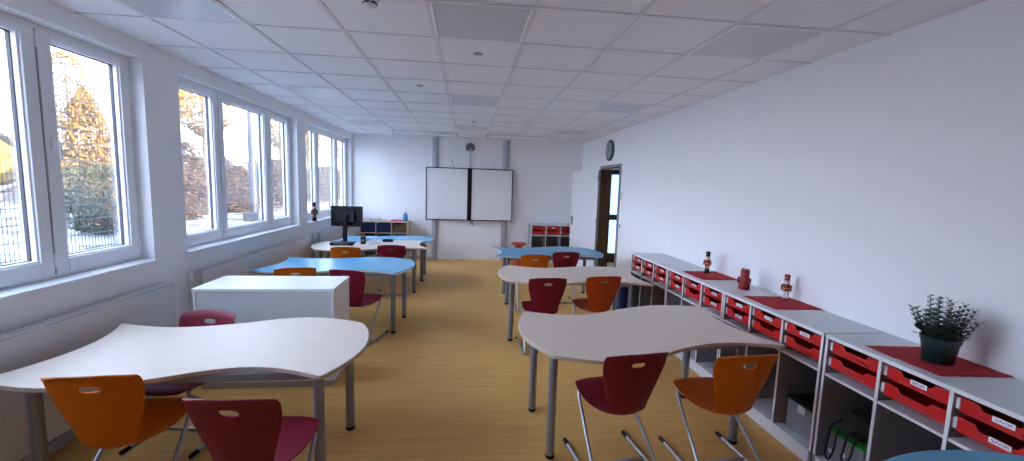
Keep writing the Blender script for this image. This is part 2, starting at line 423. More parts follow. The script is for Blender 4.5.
for (x, y, lab) in ((.06, 3.40, 'small round ceiling sensor just behind the first middle light panel'), (-.53, 4.6, 'small round ceiling sensor between the windows and the middle panels'), (.08, 7.0, 'small round ceiling sensor close to the hanging board lamps')):
    t = thing('ceiling_sensor', lab, 'sensor', (x, y, ZC), 0, 'ceiling sensors')
    P('base', B().lathe([(.036, .002), (.036, -.006), (.024, -.010)], n=18), M['base'], t, smooth=True)
    P('lens', B().lathe([(.015, -.009), (.014, -.017), (.006, -.021)], n=14), M['white'], t, smooth=True)
for (x0, x1, lab) in ((-1.5, -.24, 'long white linear lamp under the ceiling, on the window side of the board'), (.38, 1.66, 'long white linear lamp under the ceiling, on the door side of the board')):
    t = thing('board_lamp', lab, 'lamp', ((x0+x1)/2, 8.55, ZC), 0, 'linear lamps before the board')
    h = (x1-x0)/2
    P('housing', B().prism_x([(-.05, -.062), (.05, -.062), (.05, -.03), (.03, -.012), (-.03, -.012), (-.05, -.03)], -h, h), M['lampwhite'], t, bevel=.004)
    P('diffuser', B().box(-h+.02, h-.02, -.04, .04, -.066, -.060), M['lampwhite'], t)
    for sx in (-.7, .7): P('mount', B().lathe([(.012, -.014), (.012, .004)], (sx*h, 0, 0), 10), M['steel'], t)
    for sx in (-1, 1): P('end_cap', B().box(sx*h-.004, sx*h+.004, -.051, .051, -.064, -.011), M['grey'], t)

# ------------------------------------------------------------------ whiteboard
wb = thing('whiteboard', 'wide whiteboard of two black-framed panels on grey wall rails', 'whiteboard', (.035, YB, 0))
for cx in (-.775, .815):
    P('rail', B().box(cx-.065, cx+.02, -.075, -.002, 0, ZC-.01).box(cx+.03, cx+.065, -.05, -.002, 0, ZC-.01), M['alu'], wb, bevel=.004)
P('rail_cover', B().box(-.705, .745, -.022, -.002, 0, ZC-.02), M['wall'], wb)
for x0, x1 in ((-.975, -.03), (.03, .985)):
    f = B(); k = .02
    f.box(x0, x1, -.13, -.095, .925, .925+k).box(x0, x1, -.13, -.095, 2.11-k, 2.11).box(x0, x0+k, -.13, -.095, .925+k, 2.11-k).box(x1-k, x1, -.13, -.095, .925+k, 2.11-k)
    pf = P('panel_frame', f, M['black'], wb, bevel=.003)
    P('writing_surface', B().box(x0+k-.002, x1-k+.002, -.122, -.10, .925+k-.002, 2.11-k+.002), M['boardface'], pf)
P('centre_bar', B().box(-.031, .031, -.135, -.07, .92, 2.115), M['black'], wb, bevel=.004)
P('carriage', B().box(-.80, .84, -.094, -.076, 1.2, 1.32).box(-.80, .84, -.094, -.076, 1.75, 1.87), M['grey'], wb)
c_ = B()
c_.tube(fillet([(.02, -.1, .93), (.01, -.09, .86), (.05, -.06, .82), (.045, -.02, .90)], .05), .007, 6)
c_.tube(fillet([(.05, -.1, .93), (.10, -.09, .84), (.09, -.05, .80), (.07, -.02, .92)], .05), .007, 6)
P('cable', c_, M['grey'], wb, smooth=True)
P('cable', B().tube(fillet([(-.36, -.09, 2.11), (-.36, -.08, 2.17), (-.42, -.07, 2.29)], .05), .006, 6), M['grey'], wb, smooth=True)
pj = thing('board_camera', 'dark grey rounded head on a thin pole above the whiteboard centre', 'camera', (.035, YB-.056, 2.11))
P('pole', B().tube([(0, 0, .007), (0, 0, .40)], .013, 10), M['alu'], pj, smooth=True)
arc = [(.105*math.cos(a), .105*math.sin(a)) for a in [R(-35)+R(250)*k/20 for k in range(21)]] + [(-.03, -.075), (-.025, -.01), (.025, -.01), (.03, -.075)]
hp = B(); n = len(arc)
hp.add([(p[0], -.05, p[1]+.46) for p in arc]+[(p[0], .03, p[1]+.46) for p in arc], [list(range(n)), list(range(2*n-1, n-1, -1))]+[(i, (i+1) % n, n+(i+1) % n, n+i) for i in range(n)])
P('head', hp, M['grey'], pj, bevel=.006)

# clock and switch
ck = thing('wall_clock', 'round dark-rimmed wall clock high on the wall beside the door', 'clock', (XR, 7.64, 2.465))
def disc_x(r, x0, x1, n=36):
    o = B(); o.prism_x([(r*math.cos(2*PI*k/n), r*math.sin(2*PI*k/n)) for k in range(n)], x0, x1); return o
P('case', disc_x(.195, -.04, 0), M['clockrim'], ck, bevel=.008)
P('face', disc_x(.158, -.043, -.038), M['clockface'], ck)
t_ = B()
for k in range(12):
    a = 2*PI*k/12; c, s = math.cos(a), math.sin(a)
    q = [(.125, -.006), (.15, -.006), (.15, .006), (.125, .006)]
    t_.prism_x([(u*c-v*s, u*s+v*c) for u, v in q], -.0445, -.0425)
P('hour_mark', t_, M['black'], ck)
for l_, w_, a in ((.085, .008, R(160)), (.125, .006, R(75))):
    c, s = math.cos(a), math.sin(a)
    P('hand', B().prism_x([(u*c-v*s, u*s+v*c) for u, v in [(-.02, -w_), (l_, -w_*.6), (l_, w_*.6), (-.02, w_)]], -.047, -.045), M['black'], ck)
sw = thing('light_switch', 'white light switch plate on the wall beside the door', 'switch', (XR, 6.95, 1.62))
P('plate', B().box(-.012, 0, -.042, .042, -.085, .085), M['white'], sw, bevel=.004)
for z in (-.04, .04): P('rocker', B().box(-.018, -.011, -.028, .028, z-.03, z+.03), M['mel_top'], sw, bevel=.003)
so = thing('wall_socket', 'small white socket low on the wall below the light switch', 'socket', (XR, 6.95, 1.10))
P('plate', B().box(-.012, 0, -.042, .042, -.042, .042), M['white'], so, bevel=.004)
P('insert', disc_x(.025, -.013, -.011, 20), M['mel_in'], so)

# ------------------------------------------------------------------ tables
def wave(n=28, Wd=.815, D=.425, Al=.085, Ar=.125, Bb=.125, off=0.):
    pts = []
    def f(s):
        v = -math.sin(2*PI*s); return v*(Al if v < 0 else Ar)
    for i in range(n+1): s = i/n; pts.append((-Wd+2*Wd*s, -D+f(s)))
    for i in range(1, n//2): y = -D+2*D*i/(n//2); pts.append((Wd+Bb*(1-(y/D)**2), y))
    for i in range(n+1): s = 1-i/n; pts.append((-Wd+2*Wd*s, D+f(s)))
    for i in range(1, n//2): y = D-2*D*i/(n//2); pts.append((-Wd+Bb*(1-(y/D)**2), y))
    # round the corners
    V = [Vector((p[0], p[1])) for p in pts]; out = []
    for i, p in enumerate(V):
        a, c = V[i-1], V[(i+1) % len(V)]
        if (p-a).angle(c-p) > R(35):
            l = .028; q0 = p+(a-p).normalized()*l; q2 = p+(c-p).normalized()*l
            for k in range(5):
                t = k/4; q = q0*(1-t)**2+p*2*t*(1-t)+q2*t*t; out.append((q.x, q.y))
        else: out.append((p.x, p.y))
    return out
TH = .74
LEGS = ((.76, -.30), (.765, .26), (-.60, .27), (-.62, -.36))
def make_table(topm, edgem, label, h=TH):
    t = thing('wave_table', label, 'table', (0, 0, 0), 0, 'wavy classroom tables')
    w = wave()
    top = P('tabletop', B().prism(w, h-.025, h), topm, t, bevel=.003)
    cx = 1.0015
    e = B(); n = len(w)
    e.add([(p[0]*cx, p[1]*cx*1.001, h-.0235) for p in w]+[(p[0]*cx, p[1]*cx*1.001, h-.0035) for p in w], [(i, (i+1) % n, n+(i+1) % n, n+i) for i in range(n)])
    P('edge_band', e, edgem, top)
    for (x, y) in LEGS:
        lg = P('leg', B().lathe([(.029, .012), (.029, h-.03)], (x, y, 0), 20), M['steel'], t, smooth=True)
        P('foot_cap', B().lathe([(.025, 0), (.031, .006), (.031, .022), (.029, .024)], (x, y, 0), 16), M['black'], lg, smooth=True)
        P('mount_plate', B().cbox((x, y, h-.028), (.12, .12, .006)), M['steel'], lg)
    rb = B()
    a, b_, c, d_ = [Vector((x, y, h-.05)) for x, y in LEGS]
    for p, q in ((a, b_), (b_, c), (c, d_), (d_, a)):
        m = (p+q)/2; l = (q-p).length; rb.cbox(m, (l-.05, .025, .04), math.atan2(q.y-p.y, q.x-p.x))
    P('under_frame', rb, M['steel'], t)
    return t
def stretch_table(topm, edgem, label, loc, rz, h=TH):
    t = make_table(topm, edgem, label, h); t.location = (loc[0], loc[1], 0); t.rotation_euler = (0, 0, rz); return t
stretch_table(M['top_white'], M['edge'], 'long white wavy table right beneath the first window', (-1.565, 2.60), R(-.7), .72)
stretch_table(M['top_blue'], M['edge_w'], 'bright blue wavy table just behind the white sideboard', (-1.56, 5.106), R(-3.8), .74).scale = (.98, 1, 1)
stretch_table(M['top_white'], M['edge'], 'white wavy desk carrying the black monitor', (-1.46, 6.74), PI+R(8), .74)
stretch_table(M['top_blue'], M['edge_w'], 'blue wavy table pushed against the rear of the monitor desk', (-1.56, 7.64), R(1), .712)
stretch_table(M['top_white'], M['edge'], 'white wavy table beside the clear storage boxes of the wall shelf', (1.285, 2.765), PI+R(3.6), .765).scale = (.97, 1, 1)
stretch_table(M['top_white'], M['edge'], 'white wavy table with a blue waste bin under it', (1.279, 4.65), PI+R(-7), .74).scale = (.975, 1, 1)
stretch_table(M['top_blue'], M['edge_w'], 'blue wavy table before the open door and back shelf', (1.20, 6.28), R(1), .74).scale = (.98, 1, 1)
stretch_table(M['top_blue'], M['edge_w'], 'blue table edge in the corner below the potted plant', (1.37, .76), PI+R(2), .80)

# ------------------------------------------------------------------ chairs
def shell_mesh():
    prof = [(-.036, .802, .180), (-.030, .808, .194), (-.018, .794, .206), (-.008, .768, .211), (-.002, .748, .212), (.006, .716, .211), (.014, .685, .207),
            (.026, .620, .190), (.038, .550, .166), (.048, .485, .144), (.057, .435, .132), (.072, .404, .128), (.098, .389, .134), (.14, .386, .156), (.20, .393, .187),
            (.28, .405, .207), (.37, .420, .208), (.44, .433, .198), (.482, .435, .186), (.50, .424, .174)]
    us = [-1, -.86, -.6, -.40, -.22, 0, .22, .40, .6, .86, 1]
    vs = []; fs = []; nu = len(us)
    for i, (y, z, hw) in enumerate(prof):
        t = i/(len(prof)-1)
        for u in us:
            k = u*u
            yy, zz = y, z
            if i <= 10: yy = y + .035*k*(1 if i > 2 else .8)
            elif i <= 13: w = (i-10)/3; yy = y+.03*k*(1-w); zz = z+.02*k
            else: zz = z+.012*k*max(0, (18-i)/5)
            if i <= 1: zz = zz-.022*k*k
            if i >= 18: yy = yy-.03*k*k
            vs.append((u*hw, yy, zz))
    for i in range(len(prof)-1):
        for j in range(nu-1):
            if i == 4 and j in (4, 5): continue
            fs.append((i*nu+j, i*nu+j+1, (i+1)*nu+j+1, (i+1)*nu+j))
    b = B(); b.add(vs, fs); return b
SHELL = shell_mesh()
def make_chair(m, label):
    c = thing('school_chair', label, 'chair', (0, 0, 0), 0, 'one-piece shell chairs on sled frames')
    o = P('shell', SHELL, m, c)
    o.data.shade_smooth()
    so = o.modifiers.new('so', 'SOLIDIFY'); so.thickness = .008; so.offset = 0
    ca = o.data.attributes.new('crease_edge', 'FLOAT', 'EDGE')
    hole = {4*11+4, 4*11+5, 4*11+6, 5*11+4, 5*11+5, 5*11+6}
    for e in o.data.edges:
        if e.vertices[0] in hole and e.vertices[1] in hole: ca.data[e.index].value = .75
    sb = o.modifiers.new('sb', 'SUBSURF'); sb.levels = 2; sb.render_levels = 2
    for s in (-1, 1):
        pts = [(s*.10, .17, .384), (s*.15, .30, .392), (s*.185, .40, .402), (s*.197, .445, .385), (s*.232, .03, .016), (s*.232, .10, .014), (s*.232, .44, .014)]
        pts = [(s*.09, .20, .374), (s*.178, .435, .405), (s*.226, -.0, .0135), (s*.233, .48, .0135)]
        lg = P('leg', B().tube(fillet(pts, .07, 8), .0115, 10), M['chrome'], c, smooth=True)
        P('end_cap', B().tube([(s*.232, .43, .0145), (s*.233, .485, .0145)], .0145, 10), M['black'], lg, smooth=True)
    P('crossbar', B().tube([(-.231, .21, .0135), (.231, .21, .0135)], .0105, 10), M['chrome'], c, smooth=True)
    P('seat_mount', B().tube(fillet([(-.09, .20, .374), (-.06, .18, .374), (.06, .18, .374), (.09, .20, .374)], .03), .0115, 10), M['chrome'], c, smooth=True)
    return c
# position of the top of the backrest and heading
CH = [('crimson', 0.987, 2.155, 8, 'crimson chair at the white table beside the wall shelf'),
      ('orange', 1.637, 2.115, 4, 'orange chair at the white table beside the wall shelf'),
      ('crimson', 0.835, 4.050, 3, 'crimson chair at the white table above the blue bin'),
      ('rorange', 1.465, 4.150, 7, 'red-orange chair at the white table above the blue bin'),
      ('orange', 0.935, 5.460, 3, 'orange chair tucked under the blue table by the door'),
      ('crimson', 1.430, 5.720, 3, 'crimson chair tucked under the blue table by the door'),
      ('orange', -1.722, 2.000, 3, 'orange chair in front of the long white table under the window'),
      ('crimson', -0.990, 1.762, -4, 'crimson chair beside the orange one, in front of the long white window table'),
      ('crimson', -1.835, 3.100, 172, 'crimson chair between the long white table and the sideboard'),
      ('orange', -1.790, 4.460, 14, 'orange chair behind the sideboard, only its top showing'),
      ('crimson', -1.252, 4.365, -16, 'crimson chair turned aside at the blue table behind the sideboard'),
      ('orange', -1.690, 5.900, 4, 'orange chair in front of the white monitor desk'),
      ('crimson', -1.105, 6.140, 4, 'crimson chair in front of the white monitor desk')]
protos = {}
for m, x, y, a, lab in CH:
    if m not in protos:
        protos[m] = c = make_chair(M[m], lab)
    else:
        c = copy_tree(protos[m]); c['label'] = lab
    c.location = (x, y, 0); c.rotation_euler = (0, 0, R(a)); c.scale = (.96, 1.02, .97 if a > 90 else 1.03)

st = thing('wobble_stool', 'orange-red hourglass stool standing behind the far blue table', 'stool', (1.13, 8.85, 0))
P('body', B().lathe([(.13, .02), (.135, .035), (.10, .09), (.062, .18), (.052, .26), (.058, .35), (.085, .43), (.12, .475)], n=28), M['rorange'], st, smooth=True)
P('seat', B().lathe([(.10, .465), (.165, .482), (.172, .495), (.165, .51), (.12, .507)], n=28), M['rorange'], st, smooth=True)
P('base_pad', B().lathe([(.10, 0), (.15, .005), (.155, .02), (.13, .035)], n=28), M['crimson'], st, smooth=True)

# ------------------------------------------------------------------ sideboard (window side)
sb_ = thing('sideboard', 'low white sideboard seen from its back, behind the window-side white table', 'cabinet', (-1.635, 3.70, 0), R(.5))
hw, hd, hh = .54, .235, .855
P('top_panel', B().box(-hw-.004, hw+.004, -hd-.004, hd+.004, hh-.025, hh), M['melamine'], sb_, bevel=.002)
for s in (-1, 1): P('side_panel', B().box(s*hw-.019*(s > 0), s*hw+.019*(s < 0), -hd, hd, .06, hh-.026), M['melamine'], sb_, bevel=.002)
P('back_panel', B().box(-hw+.02, hw-.02, -hd+.006, -hd+.016, .075, hh-.027), M['mel_top'], sb_)
P('bottom_panel', B().box(-hw+.02, hw-.02, -hd+.002, hd-.02, .06, .079), M['melamine'], sb_, bevel=.002)
P('plinth', B().box(-hw+.02, hw-.02, -hd+.02, hd-.03, 0, .06), M['base'], sb_)
for s in (-1, 1):
    dr = P('door', B().box(s*hw/2-hw/2+.003, s*hw/2+hw/2-.003, hd-.018, hd, .075, hh-.03), M['melamine'], sb_, bevel=.002)
    P('handle', B().tube(fillet([(s*.04, hd, .5), (s*.04, hd+.03, .5), (s*.04, hd+.03, .62), (s*.04, hd, .62)], .01), .005, 8), M['steel'], dr, smooth=True)

# ------------------------------------------------------------------ tray shelves
UW, UD, UH, CW = 1.015, .43, .895, .336
def make_unit(label, m=None, minn=None, mtop=None):
    m = m or M['melamine']; minn = minn or M['mel_in']; mtop = mtop or M['mel_top']
    # local: front at x=0 looking to -x, depth to +x, width along y from 0 to UW (0 is the camera end)
    u = thing('storage_shelf', label, 'shelf', (0, 0, 0), 0, 'three-bay white tray shelves')
    P('top_panel', B().box(-.004, UD, 0, UW, UH-.022, UH), mtop, u, bevel=.0015)
    P('top_edge', B().box(-.0055, -.0035, .001, UW-.001, UH-.0215, UH-.0015), m, u)
    th = .018
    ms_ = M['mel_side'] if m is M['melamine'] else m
    eb = B()
    for y in (0, (UW-th)/3, (UW-th)*2/3, UW-th): eb.box(-.001, .0005, y+.001, y+th-.001, .1, UH-.024)
    P('front_edge', eb, m, u)
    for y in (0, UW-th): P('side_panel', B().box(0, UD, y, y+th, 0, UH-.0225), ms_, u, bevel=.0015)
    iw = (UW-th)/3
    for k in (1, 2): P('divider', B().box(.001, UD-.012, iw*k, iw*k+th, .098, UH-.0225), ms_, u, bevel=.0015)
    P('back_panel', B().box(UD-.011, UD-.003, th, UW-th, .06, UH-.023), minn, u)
    P('bottom_panel', B().box(.001, UD-.012, th+.0005, UW-th-.0005, .08, .0975), m, u, bevel=.0015)
    P('plinth', B().box(.004, .022, th+.0005, UW-th-.0005, 0, .0795), m, u)
    for k in range(3): P('shelf_board', B().box(.002, UD-.012, iw*k+th+.0005, iw*(k+1)-.0005, .635, .651), m, u, bevel=.0015)
    return u
def make_tray(label, labelled=True):
    t = thing('tray', label, 'tray', (0, 0, 0), 0, 'red plastic trays')
    w, h, dp = .147, .070, .36         # half width; front at x=0
    fp = [(-w, 0), (w, 0), (w, h), (.080, h-.002), (.062, h-.026), (-.062, h-.026), (-.080, h-.002), (-w, h)]
    P('front', B().prism_x(fp, 0, .006), M['tray'], t, bevel=.002)
    bd = B()
    bd.box(.006, dp, -w+.012, -w+.016, .006, h-.008).box(.006, dp, w-.016, w-.012, .006, h-.008)
    bd.box(dp-.004, dp, -w+.016, w-.016, .006, h-.008).box(.006, dp, -w+.012, w-.012, .002, .006)
    P('bin', bd, M['tray'], t)
    for sy_ in (-1, 1): P('rim', B().box(.006, dp, sy_*w-.009, sy_*w+.009, h-.009, h-.004), M['tray'], t)
    P('grip', B().prism_x([(-.085, .006), (.085, .006), (.07, .022), (-.07, .022)], -.010, 0), M['tray'], t, bevel=.003)
    P('clip', B().box(-.005, .03, w-.004, w+.010, .012, h-.006), M['clip'], t, bevel=.001)
    if labelled:
        P('name_label', B().box(-.0015, .0015, -.038, .038, -.012, .012), M['label'], t, loc=(-.003, -.012, .038))
    return t
tray_l = make_tray('x'); tray_p = make_tray('y', False)
used = {True: False, False: False}
def place_tray(loc, rz, label, labelled, group='red trays in the long wall shelf'):
    src = tray_l if labelled else tray_p
    if not used[labelled]:
        used[labelled] = True; o = src; o.location = loc; o.rotation_euler = (0, 0, rz); o['label'] = label; o['group'] = group
        return o
    return dup(src, loc, rz, label, group)
XS = 2.232
units = [(1.232, 'white tray shelf under the potted plant, nearest the camera'),
         (2.262, 'white tray shelf under the red-and-white nutcracker'),
         (3.285, 'white tray shelf under the black-hatted nutcracker'),
         (4.308, 'white tray shelf at the far end of the row, nothing on top')]
un = None
ordn = ['first', 'second', 'third', 'fourth', 'fifth', 'sixth', 'seventh', 'eighth', 'ninth', 'tenth', 'eleventh', 'twelfth']
iw = (UW-.018)/3
cell = 0
for y0, lab in units:
    if un is None:
        un = make_unit(lab); un.location = (XS, y0, 0)
    else: dup(un, (XS, y0, 0), 0, lab)
    for k in range(3):
        yc = y0+.018/2+iw*(k+.5)
        for up in (1, 0):
            z = .786 if up else .692
            lbl = (cell not in (2,)) if up else (cell in (0, 5, 6, 8, 9, 10, 11))
            l2 = '%s red tray%s, %s bay of the wall shelf from the plant end' % ('upper' if up else 'lower', ' with white label' if lbl else '', ordn[cell])
            place_tray((XS+.022+random.uniform(-.004, .006), yc, z), 0, l2, lbl)
        cell += 1
# same unit against the back wall
bu = dup(un, (1.43, 9.10, 0), PI/2, 'white three-bay shelf with red trays against the back wall by the open door')
# unit local y runs along world -x when turned by +90: move to its far corner
bu.rotation_euler = (0, 0, PI/2); bu.location = (1.43+UW, 9.10, 0)
bay = {0: 'nearest the door', 1: 'middle', 2: 'nearest the board'}
for k in range(3):
    xc = 1.43+UW-(.009+iw*(k+.5))
    for up in (1, 0):
        lbl = bool(up and k == 1)
        place_tray((xc, 9.122, .786 if up else .692), PI/2, '%s red tray in the bay %s of the back wall shelf' % ('upper' if up else 'lower', bay[k] if k != 1 else 'in the middle'), lbl, 'red trays in the back wall shelf')

# beech shelf with blue bins, back wall behind the monitor
bs = make_unit('beech shelf with navy bins against the back wall behind the monitor desk', M['beige'], M['mel_in'], M['beige'])
bs['group'] = 'shelves against the back wall'
bs.location = (-2.31+UW, 9.10, 0); bs.rotation_euler = (0, 0, PI/2)
bin_p = None
for k, nm in ((2, 'beside the window wall'), (1, 'in the middle bay')):
    xc = -2.31+UW-(.009+iw*(k+.5)); loc = (xc, 9.115, .652)
    lab = 'navy blue bin in the beech shelf, %s' % nm
    if bin_p is None:
        bin_p = thing('storage_bin', lab, 'bin', loc, 0, 'navy bins')
        bb = B().box(-.15, .15, 0, .008, 0, .20).box(-.15, .15, .34, .348, 0, .20).box(-.15, -.142, .008, .34, 0, .20).box(.142, .15, .008, .34, 0, .20).box(-.142, .142, .008, .34, 0, .008)
        P('body', bb, M['bluebin'], bin_p, bevel=.003)
        P('rim', B().box(-.154, .154, -.006, .0, .185, .202), M['bluebin'], bin_p, bevel=.002)
        P('grip', B().box(-.05, .05, -.006, -.0005, .10, .13), M['black'], bin_p, bevel=.002)
    else: dup(bin_p, loc, 0, lab)
xc = -2.31+UW-(.009+iw*.5)
bx = thing('cardboard_box', 'brown box in the beech shelf bay nearest the whiteboard', 'box', (xc, 9.14, .652))
P('carton', B().box(-.14, .14, 0, .30, 0, .17), M['brownbox'], bx, bevel=.004)
P('lid', B().box(-.144, .144, -.004, .304, .14, .185), M['brownbox'], bx, bevel=.004)
# on top of it
ZS = UH
pk = thing('folded_cloth', 'folded pink cloth on the beech shelf beside the spray bottle', 'cloth', (-1.55, 9.22, ZS))
for k in range(3): P('fold', B().box(-.12+.01*k, .12-.008*k, -.08+.006*k, .09, .012*k, .012*k+.011), M['pink'], pk, bevel=.005)
sp = thing('spray_bottle', 'blue spray bottle on the end of the beech shelf', 'bottle', (-1.36, 9.24, ZS))
sp.scale = (1.25, 1.25, 1.25)
P('bottle', B().lathe([(.036, 0), (.042, .006), (.042, .09), (.036, .12), (.016, .145), (.014, .16)], n=18, sy=.75), M['spray'], sp, smooth=True)
P('trigger', B().tube(fillet([(.03, 0, .19), (.052, 0, .17), (.046, 0, .14)], .01), .005, 6), M['white'], sp, smooth=True)
P('spray_head', B().box(-.025, .05, -.012, .012, .165, .205), M['white'], sp, bevel=.006)
for x, l in ((-2.21, .20), (-1.95, .16)):
    g = thing('paper_stack', 'grey paper stack on the beech shelf by the window wall' if x < -2.1 else 'low grey paper stack on the beech shelf near the monitor', 'papers', (x, 9.25, ZS))
    for k in range(4): P('sheet_pile', B().cbox((0, 0, .008+.015*k), (l, .22, .013), .05*k), M['mel_top'], g)

# ------------------------------------------------------------------ red cloths, figurines, plant on the wall shelf
def cloth(y0, y1, skew, label):
    n = 16; b = B(); vs = []; fs = []
    x0, x1 = 2.288, 2.664
    for i in range(n+1):
        for j in range(n+1):
            u, v = i/n, j/n
            x = x0+(x1-x0)*u; y = y0+(y1-y0)*v+skew*(u-.5)
            e = min(u, v, 1-u, 1-v)
            x += .002*math.sin(v*29); y += .002*math.sin(u*31+y0)
            vs.append((x, y, UH+.003+.0012*math.sin(u*17+v*5)*math.sin(v*13)+(.0006 if e < .04 else 0)))
    for i in range(n):
        for j in range(n): fs.append((i*(n+1)+j, i*(n+1)+j+1, (i+1)*(n+1)+j+1, (i+1)*(n+1)+j))
    b.add(vs, fs)
    o = P('red_cloth', b, M['cloth']); o.data.shade_smooth()
    s = o.modifiers.new('s', 'SOLIDIFY'); s.thickness = .0022; s.offset = 0
    return tag(o, label, 'cloth', 'red table cloths on the wall shelf')
cloth(1.655, 2.03, -.03, 'red cloth under the potted plant')
cloth(2.74, 3.10, -.02, 'red cloth under the red-and-white nutcracker')
cloth(3.70, 4.10, 0, 'red cloth under the black-hatted nutcracker')

pl = thing('potted_plant', 'leafy jade-like plant in a dark green pot on the red cloth', 'plant', (2.47, 1.825, UH+.0065), 0)
P('pot', B().lathe([(.058, 0), (.062, .004), (.072, .085), (.076, .112), (.080, .113), (.082, .135), (.075, .136), (.072, .115)], n=32), M['pot'], pl, smooth=True)
P('soil', B().lathe([(.0715, .108), (.05, .116), (.005, .118)], n=24), M['soil'], pl, smooth=True)
rnd = random.Random(4)
def leaf_quad(b, base, d, up, l, w):
    s = d.cross(up).normalized()
    tip = base+d*l+up*l*.25; mid = base+d*l*.5+up*l*.2
    b.add([base, mid+s*w/2, tip, mid-s*w/2, mid-up*w*.15], [(0, 1, 4), (1, 2, 4), (2, 3, 4), (3, 0, 4)])
for k in range(26):
    a = k*2.4+rnd.uniform(-.2, .2); rr = .07*math.sqrt((k+.5)/26)
    hgt = rnd.uniform(.135, .225) * (1.0 if rr < .055 else .95)
    if k % 5 == 4: hgt *= .7
    lean = rr*.75+.008
    p0 = Vector((math.cos(a)*rr*.6, math.sin(a)*rr*.6, .105)); p1 = Vector((math.cos(a)*(rr+lean*.6), math.sin(a)*(rr+lean*.6), .112+hgt*.5)); p2 = Vector((math.cos(a)*(rr+lean*1.0), math.sin(a)*(rr+lean*1.0), .112+hgt))
    s_ = B(); path = [p0*(1-t)**2+p1*2*t*(1-t)+p2*t*t for t in [i/9 for i in range(10)]]
    s_.tube(path, .0028, 5, .0014)
    nl = int(hgt/.014)
    for i in range(1, nl+1):
        t = .15+.85*i/nl; q = p0*(1-t)**2+p1*2*t*(1-t)+p2*t*t
        big = 1.0-.45*t
        for s in (0, PI):
            aa = i*PI/2+s+k; dr = Vector((math.cos(aa), math.sin(aa), .25)).normalized()
            leaf_quad(s_, q, dr, Vector((0, 0, 1)), .028*big+.006, .021*big+.004)
    P('leafy_stem', s_, M['leaf'], pl)
lo = B()
for k in range(110):
    a = rnd.uniform(0, 2*PI); r0 = rnd.uniform(.02, .085)
    dr = Vector((math.cos(a), math.sin(a), rnd.uniform(.0, .5))).normalized()
    leaf_quad(lo, Vector((math.cos(a)*r0, math.sin(a)*r0, .125+rnd.uniform(0, .045))), dr, Vector((0, 0, 1)), .034, .022)
P('low_leaves', lo, M['leaf'], pl)

def nutcracker(loc, rz, label, cat, sc, hat, coat, trouser, beard):
    t = thing('nutcracker', label, cat, loc, rz)
    s = sc
    P('base', B().lathe([(.030*s, 0), (.030*s, .010*s), (.026*s, .013*s)], n=18), hat, t, smooth=True)
    for k in (-1, 1):
        P('boot', B().lathe([(.011*s, .013*s), (.012*s, .04*s), (.0105*s, .045*s)], (k*.0125*s, 0, 0), 12).ball((k*.0125*s, -.008*s, .018*s), .009*s), M['black'] if trouser is not M['figwhite'] else M['figwhite'], t, smooth=True)
        P('leg', B().lathe([(.010*s, .044*s), (.0115*s, .07*s), (.011*s, .085*s)], (k*.0125*s, 0, 0), 12), trouser, t, smooth=True)
        P('arm', B().tube([(k*.030*s, 0, .135*s), (k*.036*s, -.004*s, .11*s), (k*.033*s, -.010*s, .088*s)], .0085*s, 10), coat, t, smooth=True)
        P('hand', B().ball((k*.033*s, -.012*s, .082*s), .008*s), M['skin'], t, smooth=True)
    P('coat', B().lathe([(.026*s, .078*s), (.025*s, .095*s), (.023*s, .105*s), (.028*s, .125*s), (.027*s, .140*s), (.014*s, .147*s)], n=20), coat, t, smooth=True)
    bl = B().lathe([(.0255*s, .098*s), (.0255*s, .104*s)], n=20)
    for z in (.112, .122, .132): bl.ball((0, -.0275*s, z*s), .003*s, 8, 6)
    P('belt', bl, M['gold'], t, smooth=True)
    P('head', B().lathe([(.014*s, .145*s), (.020*s, .152*s), (.021*s, .172*s), (.019*s, .182*s)], n=20), M['skin'], t, smooth=True)
    P('beard', B().ball((0, -.017*s, .150*s), .012*s, 12, 8, 1.3).ball((-.018*s, .004*s, .16*s), .008*s, 8, 6, 1.6).ball((.018*s, .004*s, .16*s), .008*s, 8, 6, 1.6), beard, t, smooth=True)
    ey = B()
    for k in (-1, 1): ey.ball((k*.007*s, -.0195*s, .172*s), .0025*s, 8, 6)
    P('eye', ey, M['black'], t, smooth=True)
    P('nose', B().ball((0, -.0215*s, .166*s), .0038*s, 8, 6), M['skin'], t, smooth=True)
    P('hat', B().lathe([(.022*s, .178*s), (.0225*s, .184*s), (.021*s, .19*s), (.024*s, .222*s), (.020*s, .228*s), (.003*s, .230*s)], n=20), hat, t, smooth=True)
    P('hat_badge', B().ball((0, -.0225*s, .203*s), .0055*s, 8, 6), M['gold'], t, smooth=True)
    return t
nutcracker((2.575, 3.00, UH+.0065), R(-55), 'red and white nutcracker figurine with a red hat, on the middle red cloth', 'figurine', .90, M['figred'], M['figred'], M['figwhite'], M['figwhite'])
nutcracker((2.52, 4.02, UH+.0065), R(-60), 'slim nutcracker figurine with a tall black hat on the far red cloth', 'figurine', .98, M['black'], M['figred'], M['tan'], M['figwhite'])
rf = thing('red_figurine', 'squat dark red figurine standing on the shelf between two red cloths', 'figurine', (2.46, 3.345, UH), R(-55))
P('body', B().lathe([(.044, 0), (.047, .004), (.046, .05), (.043, .10), (.036, .115)], n=24, sy=.8), M['figred'], rf, smooth=True)
for k in (-1, 1): P('arm', B().tube([(k*.040, -.005, .108), (k*.047, -.010, .085), (k*.040, -.03, .065)], .012, 10), M['figred'], rf, smooth=True)
P('head', B().lathe([(.034, .110), (.037, .12), (.036, .15), (.032, .155)], n=24, sy=.85), M['figred'], rf, smooth=True)
P('cap', B().lathe([(.037, .150), (.038, .158), (.035, .178), (.030, .180)], n=24, sy=.85), M['figred'], rf, smooth=True)
P('cap_tuft', B().ball((-.02, 0, .18), .010).ball((.02, .0, .18), .008), M['black'], rf, smooth=True)

